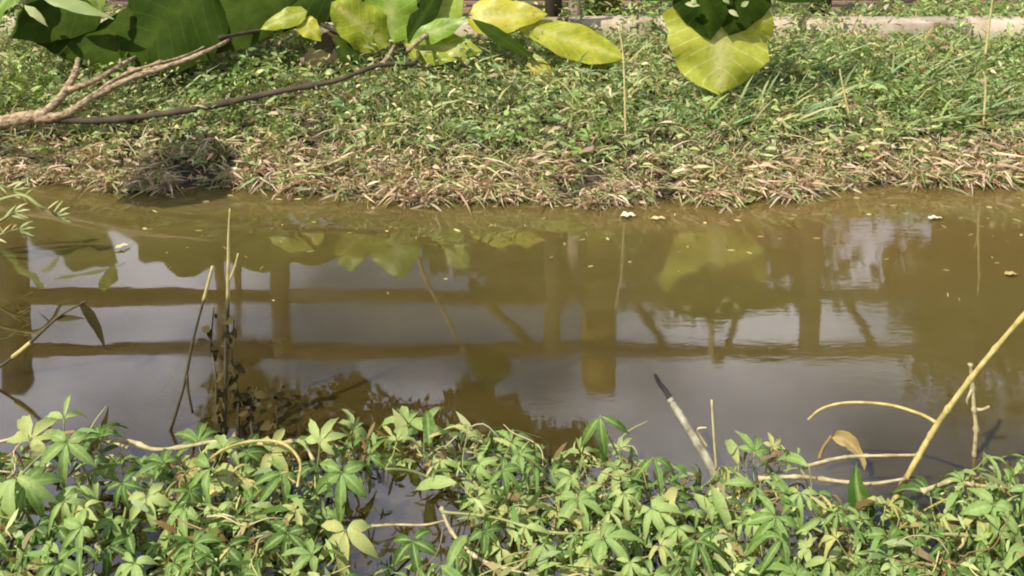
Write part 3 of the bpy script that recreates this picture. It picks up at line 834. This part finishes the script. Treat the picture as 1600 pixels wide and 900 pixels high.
# hero leaves: u, v, height above water, leaflet length px, mesh, heading (deg, 180 = lobes towards the viewer), tilt
HERO = [(25, 745, .16, 88, 5, 178, .5), (105, 690, .17, 62, 0, 175, .35), (40, 755, .14, 60, 1, 130, .4), (230, 775, .12, 55, 2, 160, .35), (340, 800, .10, 50, 3, 185, .35),
        (355, 855, .10, 55, 4, 180, .4), (450, 832, .10, 58, 0, 182, .45), (540, 828, .11, 66, 1, 178, .4), (645, 845, .10, 62, 2, 175, .45), (210, 880, .10, 60, 3, 200, .3),
        (440, 740, .14, 52, 4, 190, .3), (270, 880, .09, 48, 0, 150, .3), (500, 690, .16, 46, 1, 20, .2), (620, 690, .16, 50, 6, 10, .1), (730, 680, .16, 46, 7, 350, .2),
        (938, 650, .22, 62, 5, 180, .7), (1020, 715, .14, 58, 6, 160, .4), (1345, 812, .10, 52, 10, 5, -.1), (1180, 760, .12, 50, 7, 200, .4), (850, 850, .10, 58, 5, 180, .5),
        (1540, 715, .14, 52, 6, 90, .3), (1480, 845, .10, 50, 11, 180, .4), (1250, 770, .11, 48, 12, 200, .3), (920, 870, .09, 55, 3, 190, .4), (100, 655, .20, 46, 6, 340, -.2), (785, 735, .15, 44, 3, 120, .3)]
pts = []
for h in HERO: pts.append((h[0], h[1], h[2] + .035, h[3], h[4], h[5], h[6]))
tries = 0
while len(pts) < 400 and tries < 30000:
    tries += 1
    u, v = random.uniform(-80, 1680), random.uniform(655, 985)
    if random.random() > vdens(u, v): continue
    md = 27 if u > 560 else 33
    if any((u - q[0]) ** 2 + ((v - q[1]) * 1.25) ** 2 < (md * md if k_ >= len(HERO) else (0.75 * q[3] if v < q[1] else 1.0 * q[3]) ** 2) for k_, q in enumerate(pts)): continue
    edge = v - interp(u, VT)
    z = random.uniform(0.03, 0.15) + (0.05 if edge > 20 else 0.0) * random.random()
    L = random.uniform(40, 74) if u < 560 else random.choice((random.uniform(26, 44), random.uniform(42, 70)))
    mi = random.choice(range(9)) if u < 560 else random.choice([0, 1, 3, 4, 5, 6, 8, 9, 10, 11, 12, 13, 14, 15])
    hd = random.gauss(180, 70) if edge > 25 else random.gauss(0, 60)
    pts.append((u, v, z, L, mi, hd, random.uniform(.05, .5)))
for (u0, u1, lab) in ZONES:
    zp = [p for p in pts if u0 <= p[0] < u1]
    if not zp: continue
    P0 = atz((u0 + u1) / 2, 860, 0.0)
    root = empty('creeping_vine', P0, lab, 'vine', 'creeping vines along the near bank')
    nodes, pet = [], {}
    for (u, v, z, L, mi, hd, tilt) in zp:
        p = atz(u, v, z)
        size = L * pxm(p)
        o = bpy.data.objects.new('leaf', PALM[mi])
        h = R(hd)
        fwd = Vector((math.sin(h), math.cos(h), 0))
        if size > 54 * pxm(p): hd_j = .12
        else: hd_j = .45
        nrm = (Vector((random.gauss(0, hd_j), -0.35 + random.gauss(0, hd_j), 1)) + fwd * tilt).normalized()
        X = fwd.cross(nrm).normalized()
        Yv = nrm.cross(X).normalized()
        m = Matrix((X, Yv, nrm)).transposed().to_4x4()
        o.matrix_local = Matrix.Translation(p - P0) @ m @ Matrix.Diagonal((size, size * random.uniform(.9, 1.1), size, 1))
        col.objects.link(o)
        o.parent = root
        foot = p - fwd * 0.03 + Vector((random.uniform(-.02, .02), random.uniform(0, .03), -min(z - .02, random.uniform(.04, .09))))
        foot.freeze()
        pet[foot] = [p, p.lerp(foot, .5) - nrm * .008, foot]
        nodes.append(foot)
    left = nodes[:]
    while left:                                   # runners that link the leaf stalks
        cur = left.pop(random.randrange(len(left)))
        path, mine = [cur], [cur]
        for _ in range(random.randint(4, 9)):
            if not left: break
            nx_ = min(left, key=lambda q: (q - cur).length)
            if (nx_ - cur).length > 0.22: break
            left.remove(nx_)
            mine.append(nx_)
            path += [(cur + nx_) / 2 + Vector((random.uniform(-.015, .015), random.uniform(-.015, .015), random.uniform(-.01, .012))), nx_]
            cur = nx_
        e = path[-1]
        path.append(e + Vector((random.uniform(-.08, .08), random.uniform(-.02, .08), -e.z - .02)))
        stem = tube(MB(), path, 0.0034, 0.0026, 6, 4)
        for q in mine: tube(stem, pet[q], 0.0016, 0.0022, 5, 3)
        stem.build('stem', M['green_stem'], root)

# dark leaf litter, shoots and curled tendrils under the vine (uncountable)
VG = [(0.16, 0.26, 0.07), (0.26, 0.36, 0.12), (0.10, 0.18, 0.04), (0.34, 0.42, 0.16), (0.44, 0.36, 0.15), (0.22, 0.15, 0.06), (0.38, 0.45, 0.19)]
def under(i):
    u, v = random.uniform(-90, 1690), random.uniform(660, 1010)
    k = vdens(u, v - 12)
    if random.random() > k * k: return None
    z = random.uniform(0.005, 0.15)
    b = atz(u, v, z)
    L = random.uniform(0.02, 0.06)
    return b, rdir(0.35, .9), L, L * random.uniform(.07, .17), Vector((random.uniform(-.6, .6), random.uniform(-.6, .4), -random.random())), jitc(random.choice(VG), .4)
blades(8000, under, 'undergrowth', M['understory'], 'tangle of small leaves and shoots beneath the creeping vines', 'undergrowth')

def tangle():
    mb = MB()
    k = 0
    while k < 130:
        u, v = random.uniform(-90, 1690), random.uniform(670, 980)
        if random.random() > vdens(u, v) * vdens(u - 60, v) * vdens(u + 60, v) * vdens(u, v - 30): continue
        k += 1
        z = random.uniform(.02, .17)
        p = atz(u, v, z)
        h = random.uniform(0, 6.28)
        pts_ = [p]
        for q in range(random.randint(3, 5)):
            h += random.gauss(0, .7)
            p = p + Vector((math.cos(h) * .05, math.sin(h) * .035, random.gauss(-.003, .018)))
            p.z = max(.004, p.z)
            pts_.append(p)
        r_ = random.uniform(.0010, .0024)
        tube(mb, pts_, r_, r_ * .6, 5, 3, jit=.2, colr=jitc(random.choice([(0.50, 0.42, 0.18), (0.38, 0.40, 0.14), (0.56, 0.48, 0.28), (0.30, 0.20, 0.09), (0.44, 0.46, 0.18)]), .25))
    return tag(mb.build('undergrowth', M['understory']), 'tangle of thin dry stems woven through the creeping vines', 'undergrowth', kind='stuff')
tangle()

# broad-leaved weeds that stand out of the bank's cover
for (u, v, n_, hw_, lab) in [(1390, 105, 16, .016, 'blue-green broad-bladed weed high on the bank right of the hanging leaf'),
                             (1500, 95, 14, .013, 'blue-green arching weed high on the bank near the right edge'),
                             (560, 178, 18, .020, 'low leafy weed in the middle of the bank below the yellow leaf cluster'),
                             (1280, 175, 16, .020, 'low leafy weed on the bank below and right of the hanging leaf'),
                             (1060, 185, 14, .017, 'low leafy weed on the bank below and left of the hanging leaf'),
                             (760, 215, 14, .016, 'small leafy weed just above the dry fringe at mid bank')]:
    y_ = 4.4
    for _ in range(40):                                     # walk back along the sight line to the ground
        p = at(u, v, y_)
        if p.z < bank_z(p.x, p.y) + .03: break
        y_ += .03
    g0 = Vector((p.x, p.y, bank_z(p.x, p.y)))
    root = empty('leafy_weed', g0, lab, 'weed')
    for q in range(n_):
        an = random.uniform(0, 6.28)
        sp = random.uniform(.25, 1.0)
        L = random.uniform(.10, .19)
        dr = Vector((math.cos(an) * sp, math.sin(an) * sp - .15, random.uniform(.5, 1.1))).normalized()
        b0 = g0 + Vector((random.gauss(0, .03), random.gauss(0, .03), -.005))
        leaf(MB(), b0, b0 + dr * L * .75, b0 + dr * L + Vector((math.cos(an) * .04, math.sin(an) * .03, -.045)), hw_ * random.uniform(.7, 1.2), Vector((math.cos(an) * -.3, -.5, .9)), 'lance', .35, .08, nl=7, nc=2, seed=q).build('leaf', M['weed_blade'], root)

# ------------------------------------------------------------------ stalks, canes and runners
def stalk(name, pts, rpx, label, cat, mat, r1=None, **kw):
    P = [at(u, v, d) for u, v, d in pts]
    root = empty(name, P[0], label, cat)
    s = pxm(P[0])
    return root, P, s
def depth0(u, v, z=0.0):
    return atz(u, v, z).y
# the leaning stake with a dark tip
d0 = depth0(1140, 790)
P = [at(1142, 792, d0), at(1112, 730, d0 + .03), at(1080, 676, d0 + .07), at(1046, 622, d0 + .11)]
root = empty('leaning_stake', P[0], 'leaning pale stake with a black tip rising from the vines', 'stake')
sc_ = pxm(P[0])
tube(MB(), P, 7.6 * sc_, 5.6 * sc_, 9, 12, knob=.22, nodes=3.5, jit=.14).build('shaft', M['bamboo'], root)
tube(MB(), [P[-1] - (P[-1] - P[-2]).normalized() * .012, at(1040, 611, d0 + .125), at(1030, 598, d0 + .132), at(1023, 584, d0 + .14)], 5.7 * sc_, 2.6 * sc_, 8, 6, jit=.25).build('tip', M['char'], root)
# the yellow cane with its arching side shoot
d0 = depth0(1388, 800)
P = [at(1386, 804, d0), at(1430, 722, d0 + .01), at(1470, 655, d0 + .02), at(1530, 575, d0 + .0), at(1604, 488, d0 - .03), at(1690, 395, d0 - .06)]
root = empty('dry_cane', P[0], 'long yellow cane slanting up out of the picture beside the water', 'cane')
sc_ = pxm(P[0])
tube(MB(), P, 4.5 * sc_, 3.2 * sc_, 9, 14, knob=.35, nodes=9, jit=.14).build('shaft', M['cane'], root)
tube(MB(), [at(1470, 664, d0 + .02), at(1435, 646, d0 + .05), at(1385, 632, d0 + .08), at(1325, 629, d0 + .10), at(1285, 638, d0 + .11), at(1262, 656, d0 + .11)], 3.0 * sc_, 1.5 * sc_, 7, 6, jit=.12).build('side_shoot', M['cane'], root)
# knotted twig behind the cane
d0 = depth0(1522, 712)
P = [at(1522, 714, d0), at(1525, 670, d0), at(1522, 640, d0), at(1520, 605, d0), at(1516, 568, d0)]
root = empty('knotted_twig', P[0], 'short knotted dry twig standing in the water behind the yellow cane', 'twig')
sc_ = pxm(P[0])
tube(MB(), P, 3.4 * sc_, 2.4 * sc_, 7, 7, knob=.6, nodes=4, jit=.2).build('stalk', M['runner'], root)
tube(MB(), [P[2], at(1535, 640, d0), at(1546, 635, d0)], 3 * sc_, 1.8 * sc_, 6, 3, jit=.2).build('side_twig', M['runner'], root)
tube(MB(), [P[3], at(1511, 625, d0), at(1512, 632, d0)], 2.5 * sc_, 1.5 * sc_, 6, 3).build('side_twig', M['runner'], root)
# two dead stalks in the water on the left
d0 = depth0(350, 690)
P = [at(350, 692, d0), at(353, 560, d0), at(356, 470, d0), at(357, 395, d0), at(359, 326, d0)]
root = empty('dead_stalk', P[0], 'tall thin dead stalk with a top coloured as sunlit straw standing in the water', 'stalk')
sc_ = pxm(P[0])
tube(MB(), P[:3], 3.6 * sc_, 3.0 * sc_, 7, 6, jit=.15).build('stalk', M['dark_twig'], root)  # shaded lower length painted dark, sunlit top painted straw
tube(MB(), [P[2], P[3], at(357, 370, d0), P[4]], 3.2 * sc_, 1.0 * sc_, 7, 6, jit=.1).build('sunlit_top', M['straw'], root)
tube(MB(), [at(357, 440, d0), at(366, 420, d0), at(372, 396, d0)], 2.2 * sc_, 1.2 * sc_, 6, 4).build('side_twig', M['straw'], root)
d0 = depth0(268, 672)
P = [at(266, 674, d0), at(288, 600, d0), at(302, 530, d0), at(318, 470, d0), at(332, 416, d0)]
root = empty('dead_stalk', P[0], 'thin slanting dead stalk, left of the tall upright one', 'stalk')
sc_ = pxm(P[0])
tube(MB(), P[:4], 2.6 * sc_, 2.0 * sc_, 7, 6, jit=.15).build('stalk', M['dark_twig'], root)  # shade put into the dark lower colour, sunlight into the pale top
tube(MB(), [P[3], at(325, 444, d0), P[4]], 2.8 * sc_, 2.2 * sc_, 7, 4).build('sunlit_top', M['straw'], root)
tube(MB(), [at(292, 585, d0), at(294, 610, d0), at(301, 645, d0)], 2.6 * sc_, 2 * sc_, 6, 4).build('side_twig', M['dark_twig'], root)
# dark drooping weed around the stalks
d0 = depth0(372, 688)
root = empty('shaded_weed', at(372, 690, d0), 'shade-darkened weed with small leaves beside the tall dead stalk', 'weed')
sc_ = pxm(at(372, 690, d0))
for path in ([(335, 690), (338, 600), (330, 540), (334, 480)], [(372, 690), (372, 620), (362, 560), (366, 500)], [(352, 690), (340, 640), (332, 600)], [(395, 690), (392, 640), (402, 605)], [(440, 690), (432, 640), (440, 600)]):
    PP = [at(u, v, d0 + random.uniform(-.02, .03)) for u, v in path]
    tube(MB(), PP, 2.6 * sc_, 1.2 * sc_, 6, 5, jit=.2).build('stem', M['dark_twig'], root)
    SP = smooth_path(PP, 7)
    for q in SP[3:]:
        for _ in range(random.choice((0, 1, 1, 2))):
            q = q + Vector((random.gauss(0, 6), random.gauss(0, 5), random.gauss(0, 4))) * sc_
            dr = Vector((random.gauss(0, 1), random.gauss(0, .6), random.gauss(-.2, .8))).normalized()
            L = random.uniform(8, 26) * sc_
            leaf(MB(), q, q + dr * L * .5 + Vector((0, 0, .004)), q + dr * L, L * .3, Vector((0, -.7, .6)), 'ovate', .3, .1, nl=4, nc=2, seed=random.random() * 9).build('leaf', M['weed_leaf'], root)
# broken reed at the left: a kinked dark stem with two folded blades
d0 = depth0(10, 592)
root = empty('broken_reed', at(-8, 580, d0), 'kinked dark reed with two folded blades lying over the water', 'reed')
sc_ = pxm(at(40, 545, d0))
tube(MB(), [at(-60, 610, d0), at(-5, 576, d0), at(25, 555, d0)], 2.6 * sc_, 2.4 * sc_, 6, 4).build('stem', M['dark_twig'], root)
tube(MB(), [at(20, 558, d0), at(34, 547, d0), at(48, 535, d0)], 4.2 * sc_, 3.6 * sc_, 7, 3).build('sheath', M['cane'], root)
tube(MB(), [at(46, 537, d0), at(70, 514, d0), at(95, 492, d0), at(124, 476, d0), at(135, 470, d0)], 2.8 * sc_, 1.5 * sc_, 6, 5).build('stem', M['dark_twig'], root)
for b, m_, t, hp in (((82, 500), (105, 495), (134, 498), 5), ((122, 472), (150, 492), (166, 550), 8)):
    leaf(MB(), at(*b, d0), at(*m_, d0), at(*t, d0), hp * sc_, (0, -.8, .5), 'lance', .35, .06, nl=8, nc=2).build('blade', M['weed_leaf'], root)
tube(MB(), [at(80, 506, d0), at(70, 496, d0), at(62, 490, d0)], 1.4 * sc_, .8 * sc_, 5, 3).build('side_twig', M['dark_twig'], root)

# pale leafy sprigs reaching in at the left edge
d0 = 3.45
root = empty('leafy_sprig', Vector((at(-70, 380, d0).x, d0, 0)), 'pale green twiggy sprigs reaching over the water from the left edge', 'plant')
sc_ = pxm(at(40, 340, d0))
for path, r_ in (([(-70, 400), (-30, 330), (30, 305), (62, 322), (88, 336)], 3.4), ([(-70, 400), (-35, 360), (0, 345), (22, 330)], 3.0), ([(-70, 420), (-30, 452), (0, 442), (34, 424)], 2.6), ([(-70, 400), (-40, 385), (-5, 368), (30, 358)], 2.4), ([(-70, 385), (-40, 300), (-8, 290), (20, 296)], 2.6)):
    PP = [at(u, v, d0 + random.uniform(-.03, .03)) for u, v in path]
    tube(MB(), [Vector((PP[0].x, PP[0].y, -.02))] + PP, r_ * sc_, r_ * .7 * sc_, 6, 5).build('stem', M['green_stem'], root)
    for q in smooth_path(PP, 5)[9::2]:
        dr = Vector((random.uniform(.2, 1), random.uniform(-.4, .4), random.uniform(-.9, .9))).normalized()
        L = random.uniform(16, 32) * sc_
        leaf(MB(), q, q + dr * L * .5 + Vector((0, 0, .003)), q + dr * L, L * .07, (0, -.6, .8), 'lance', .25, .08, nl=5, nc=2, seed=random.random() * 9).build('leaf', M['dry_leaf' if random.random() < .4 else 'pale_leaf'], root)
    for t_ in (-.5, .1, .6):
        q = PP[-1]
        leaf(MB(), q, q + Vector((.5, 0, t_)) * 14 * sc_, q + Vector((1, 0, t_)).normalized() * 26 * sc_, 2.4 * sc_, (0, -.6, .8), 'lance', .25, .08, nl=5, nc=2).build('leaf', M['pale_leaf'], root)

# pale runners lying across the vine and the water
def runner(pts, rpx, label, z=0.05, mat='runner', r1=None, leaves=0, name='runner_stem', cat='runner'):
    P = [atz(u, v, z + (q[2] if len(q) > 2 else 0)) for q in pts for u, v in [q[:2]]]
    s = pxm(P[0])
    o = tube(MB(), P, rpx * .62 * s, (r1 or rpx * .45) * s, 7, 7, jit=.3, knob=.5, nodes=5).build(name, M[mat])
    return tag(o, label, cat)
runner([(-40, 700), (20, 686), (60, 682), (120, 690), (165, 688), (200, 700)], 4.5, 'pale dry runner crossing the vine at the left corner', .10)
runner([(168, 690), (205, 690), (240, 702), (290, 698), (340, 690), (420, 694), (470, 690), (490, 720)], 5.0, 'pale wavy runner floating between the two vine clumps on the left', .10)
runner([(310, 735), (345, 705), (390, 690), (440, 692), (468, 720), (465, 760)], 4.0, 'yellowish looped runner over the dense vine below the stalks', .16, 'cane')
runner([(1185, 748), (1250, 745), (1310, 752), (1360, 756), (1415, 748)], 5.0, 'thick whitish runner left of the cane foot', .09)
runner([(1440, 768), (1490, 752), (1540, 760), (1600, 760), (1690, 770)], 5.5, 'thick whitish runner right of the cane foot', .09)
runner([(1255, 730), (1300, 718), (1335, 713), (1380, 712), (1432, 711)], 4.2, 'straight pale runner under the curled dry leaf', .10)
runner([(690, 795), (705, 830), (740, 868), (790, 888), (815, 882), (838, 850)], 4.5, 'sagging pale runner below the yellowing vine hump', .10)
runner([(580, 822), (620, 820), (665, 820), (700, 812)], 3.2, 'thin pale runner across the open water gap', .08)
runner([(690, 800), (770, 808), (850, 830), (920, 832), (980, 815)], 3.4, 'greenish runner beside the sagging pale one', .13, 'green_stem')
runner([(1378, 860), (1390, 840), (1440, 800), (1500, 770)], 3.0, 'thin runner rising towards the thick whitish one', .10, 'cane')
runner([(1380, 850), (1420, 855), (1470, 835), (1560, 840), (1690, 838)], 4.5, 'green runner low in the lower right corner', .10, 'green_stem')
runner([(1460, 905), (1475, 870), (1505, 850), (1520, 800), (1540, 770)], 3.6, 'upright tan runner in the lower right corner', .10, 'runner')
# thin upright dry stems by the stake
for (pts_, rp, lab) in ([[(1120, 735), (1116, 690), (1112, 625)], 2.2, 'very thin upright stem just right of the dark-tipped stake'],
                        [[(1140, 880), (1132, 820), (1122, 762)], 3.4, 'upright straw stem low below the stake'],
                        [[(1150, 860), (1150, 815), (1153, 775)], 3.2, 'second straw stem low below the stake, slightly further right'],
                        [[(1106, 700), (1090, 672), (1104, 668)], 2.0, 'small hooked twig caught against the stake']):
    d0 = depth0(1140, 790) - (.1 if pts_[0][1] > 800 else .0)
    P = [at(u, v, d0) for u, v in pts_]
    s = pxm(P[0])
    tag(tube(MB(), P, rp * s, rp * .7 * s, 6, 5, jit=.15).build('upright_straw', M['straw']), lab, 'stem')
# curled dry leaf and the pointed leaf below it
d0 = depth0(1320, 745)
root = empty('curled_leaf', at(1295, 700, d0), 'curled tan dry leaf hanging over the pale runner', 'leaf')
s = pxm(at(1320, 700, d0))
leaf(MB(), at(1298, 682, d0), at(1335, 680, d0), at(1352, 735, d0 - .02), 13 * s, (.2, -.8, .5), 'ovate', .5, .25, nl=9, nc=4, seed=4).build('blade', M['dry_leaf'], root)
tube(MB(), [at(1280, 718, d0), at(1286, 700, d0), at(1299, 681, d0)], 3 * s, 2 * s, 6, 4).build('stalk', M['dry_leaf'], root)
d0 = depth0(1360, 850)
root = empty('upright_leaf', at(1365, 822, d0), 'single tall pointed green leaf standing up below the curled dry leaf', 'leaf')
s = pxm(at(1340, 780, d0))
leaf(MB(), at(1366, 822, d0), at(1335, 790, d0 + .02), at(1338, 722, d0 + .03), 20 * s, (-.4, -.85, .3), 'lance', .3, .05, nl=10, nc=4, seed=2).build('blade', M['vine'], root)
tube(MB(), [at(1380, 850, d0), at(1374, 835, d0), at(1365, 820, d0)], 2.4 * s, 2 * s, 6, 4).build('stalk', M['green_stem'], root)
# two pale upright leaf tips
for (b, t, hp, lab) in (((632, 690), (613, 638), 10, 'pale pinkish leaf tip poking up over the vines by the water gap'), ((738, 690), (712, 642), 7, 'thin pale leaf tip right of the pinkish one')):
    d0 = depth0(*b, .14)
    B, T = at(*b, d0), at(*t, d0 + .02)
    tag(leaf(MB(), B, (B + T) / 2 + Vector((.012, 0, .004)), T, hp * pxm(B), (0, -.9, .3), 'lance', .3, .05, nl=8, nc=4).build('leaf_tip', M['pale_leaf']), lab, 'leaf')

# tall pale grass stalks on the far bank
for pts_, lab in (([(978, 195, 4.32), (976, 140, 4.34), (973, 80, 4.38), (966, 40, 4.4)], 'pale upright grass stalk on the bank just past the long yellow leaf'),
                  ([(1330, 165, 4.45), (1316, 130, 4.46), (1312, 108, 4.47)], 'short pale grass stalk on the bank right of the hanging leaf'),
                  ([(1538, 175, 4.5), (1540, 130, 4.5), (1536, 112, 4.5)], 'short pale stalk low on the bank near the right edge'),
                  ([(1540, 70, 4.95), (1546, 35, 4.95), (1552, -10, 4.95), (1556, -60, 4.95)], 'tall thin grass stalk crossing the kerb near the right edge')):
    P = [at(u, v, d) for u, v, d in pts_]
    s = pxm(P[0])
    P[0].z -= .08
    tag(tube(MB(), P, 2.0 * s, 1.1 * s, 6, 5, jit=.2).build('grass_stalk', M['straw']), lab, 'grass stalk')

# ------------------------------------------------------------------ things floating on the water
def floater(u, v, a, b, mat, label, name='floating_leaf', seed=0, rz=0.0):
    p = atz(u, v, 0.004)
    s = pxm(p)
    dx = Vector((math.cos(rz), math.sin(rz), 0)) * a * s
    o = leaf(MB(), p - dx + Vector((0, 0, .003)), p + Vector((0, 0, .012)), p + dx + Vector((0, 0, .004)), b * s, (0, 0, 1), 'ovate', .15, .2, nl=8, nc=4, seed=seed).build(name, M[mat])
    return tag(o, label, 'leaf')
floater(982, 338, 13, 8, 'white', 'bright whitish leaf floating by the bank below the middle', seed=1)
floater(1461, 342, 11, 5, 'white', 'bright whitish leaf floating near the bank at the right', seed=2)
floater(1030, 343, 14, 5, 'straw', 'small straw-coloured scrap just right of the bright middle leaf', 'floating_scrap', 3)
floater(1168, 316, 24, 8, 'pale_leaf', 'thin pale leaf at the waterline right of the middle', seed=4, rz=.5)
floater(1580, 430, 11, 5, 'cane', 'tan scrap floating at the right edge of the photo', 'floating_scrap', 5)
floater(225, 298, 36, 6, 'pale_leaf', 'long narrow leaf floating against the left bank', seed=6, rz=.08)
floater(192, 386, 12, 5, 'straw', 'small straw scrap floating above the fence reflection on the left', 'floating_scrap', 7, rz=.7)
def fleck(i):
    u = random.uniform(200, 1650)
    v = 300 + abs(random.gauss(30, 55))
    if v > 520: return None
    b = atz(u, v, 0.003)
    if b.y > shore_y(b.x) - .01: return None
    L = random.uniform(.008, .035)
    return b, Vector((random.gauss(0, 1), random.gauss(0, .6), .05)).normalized(), L, random.uniform(.0015, .004), Vector((0, 0, 0)), jitc(random.choice([(0.45, .38, .16), (.35, .30, .10), (.55, .48, .24)]), .3)
blades(170, fleck, 'debris', M['grass'], 'tiny straw flecks drifting on the water near the bank', 'debris')
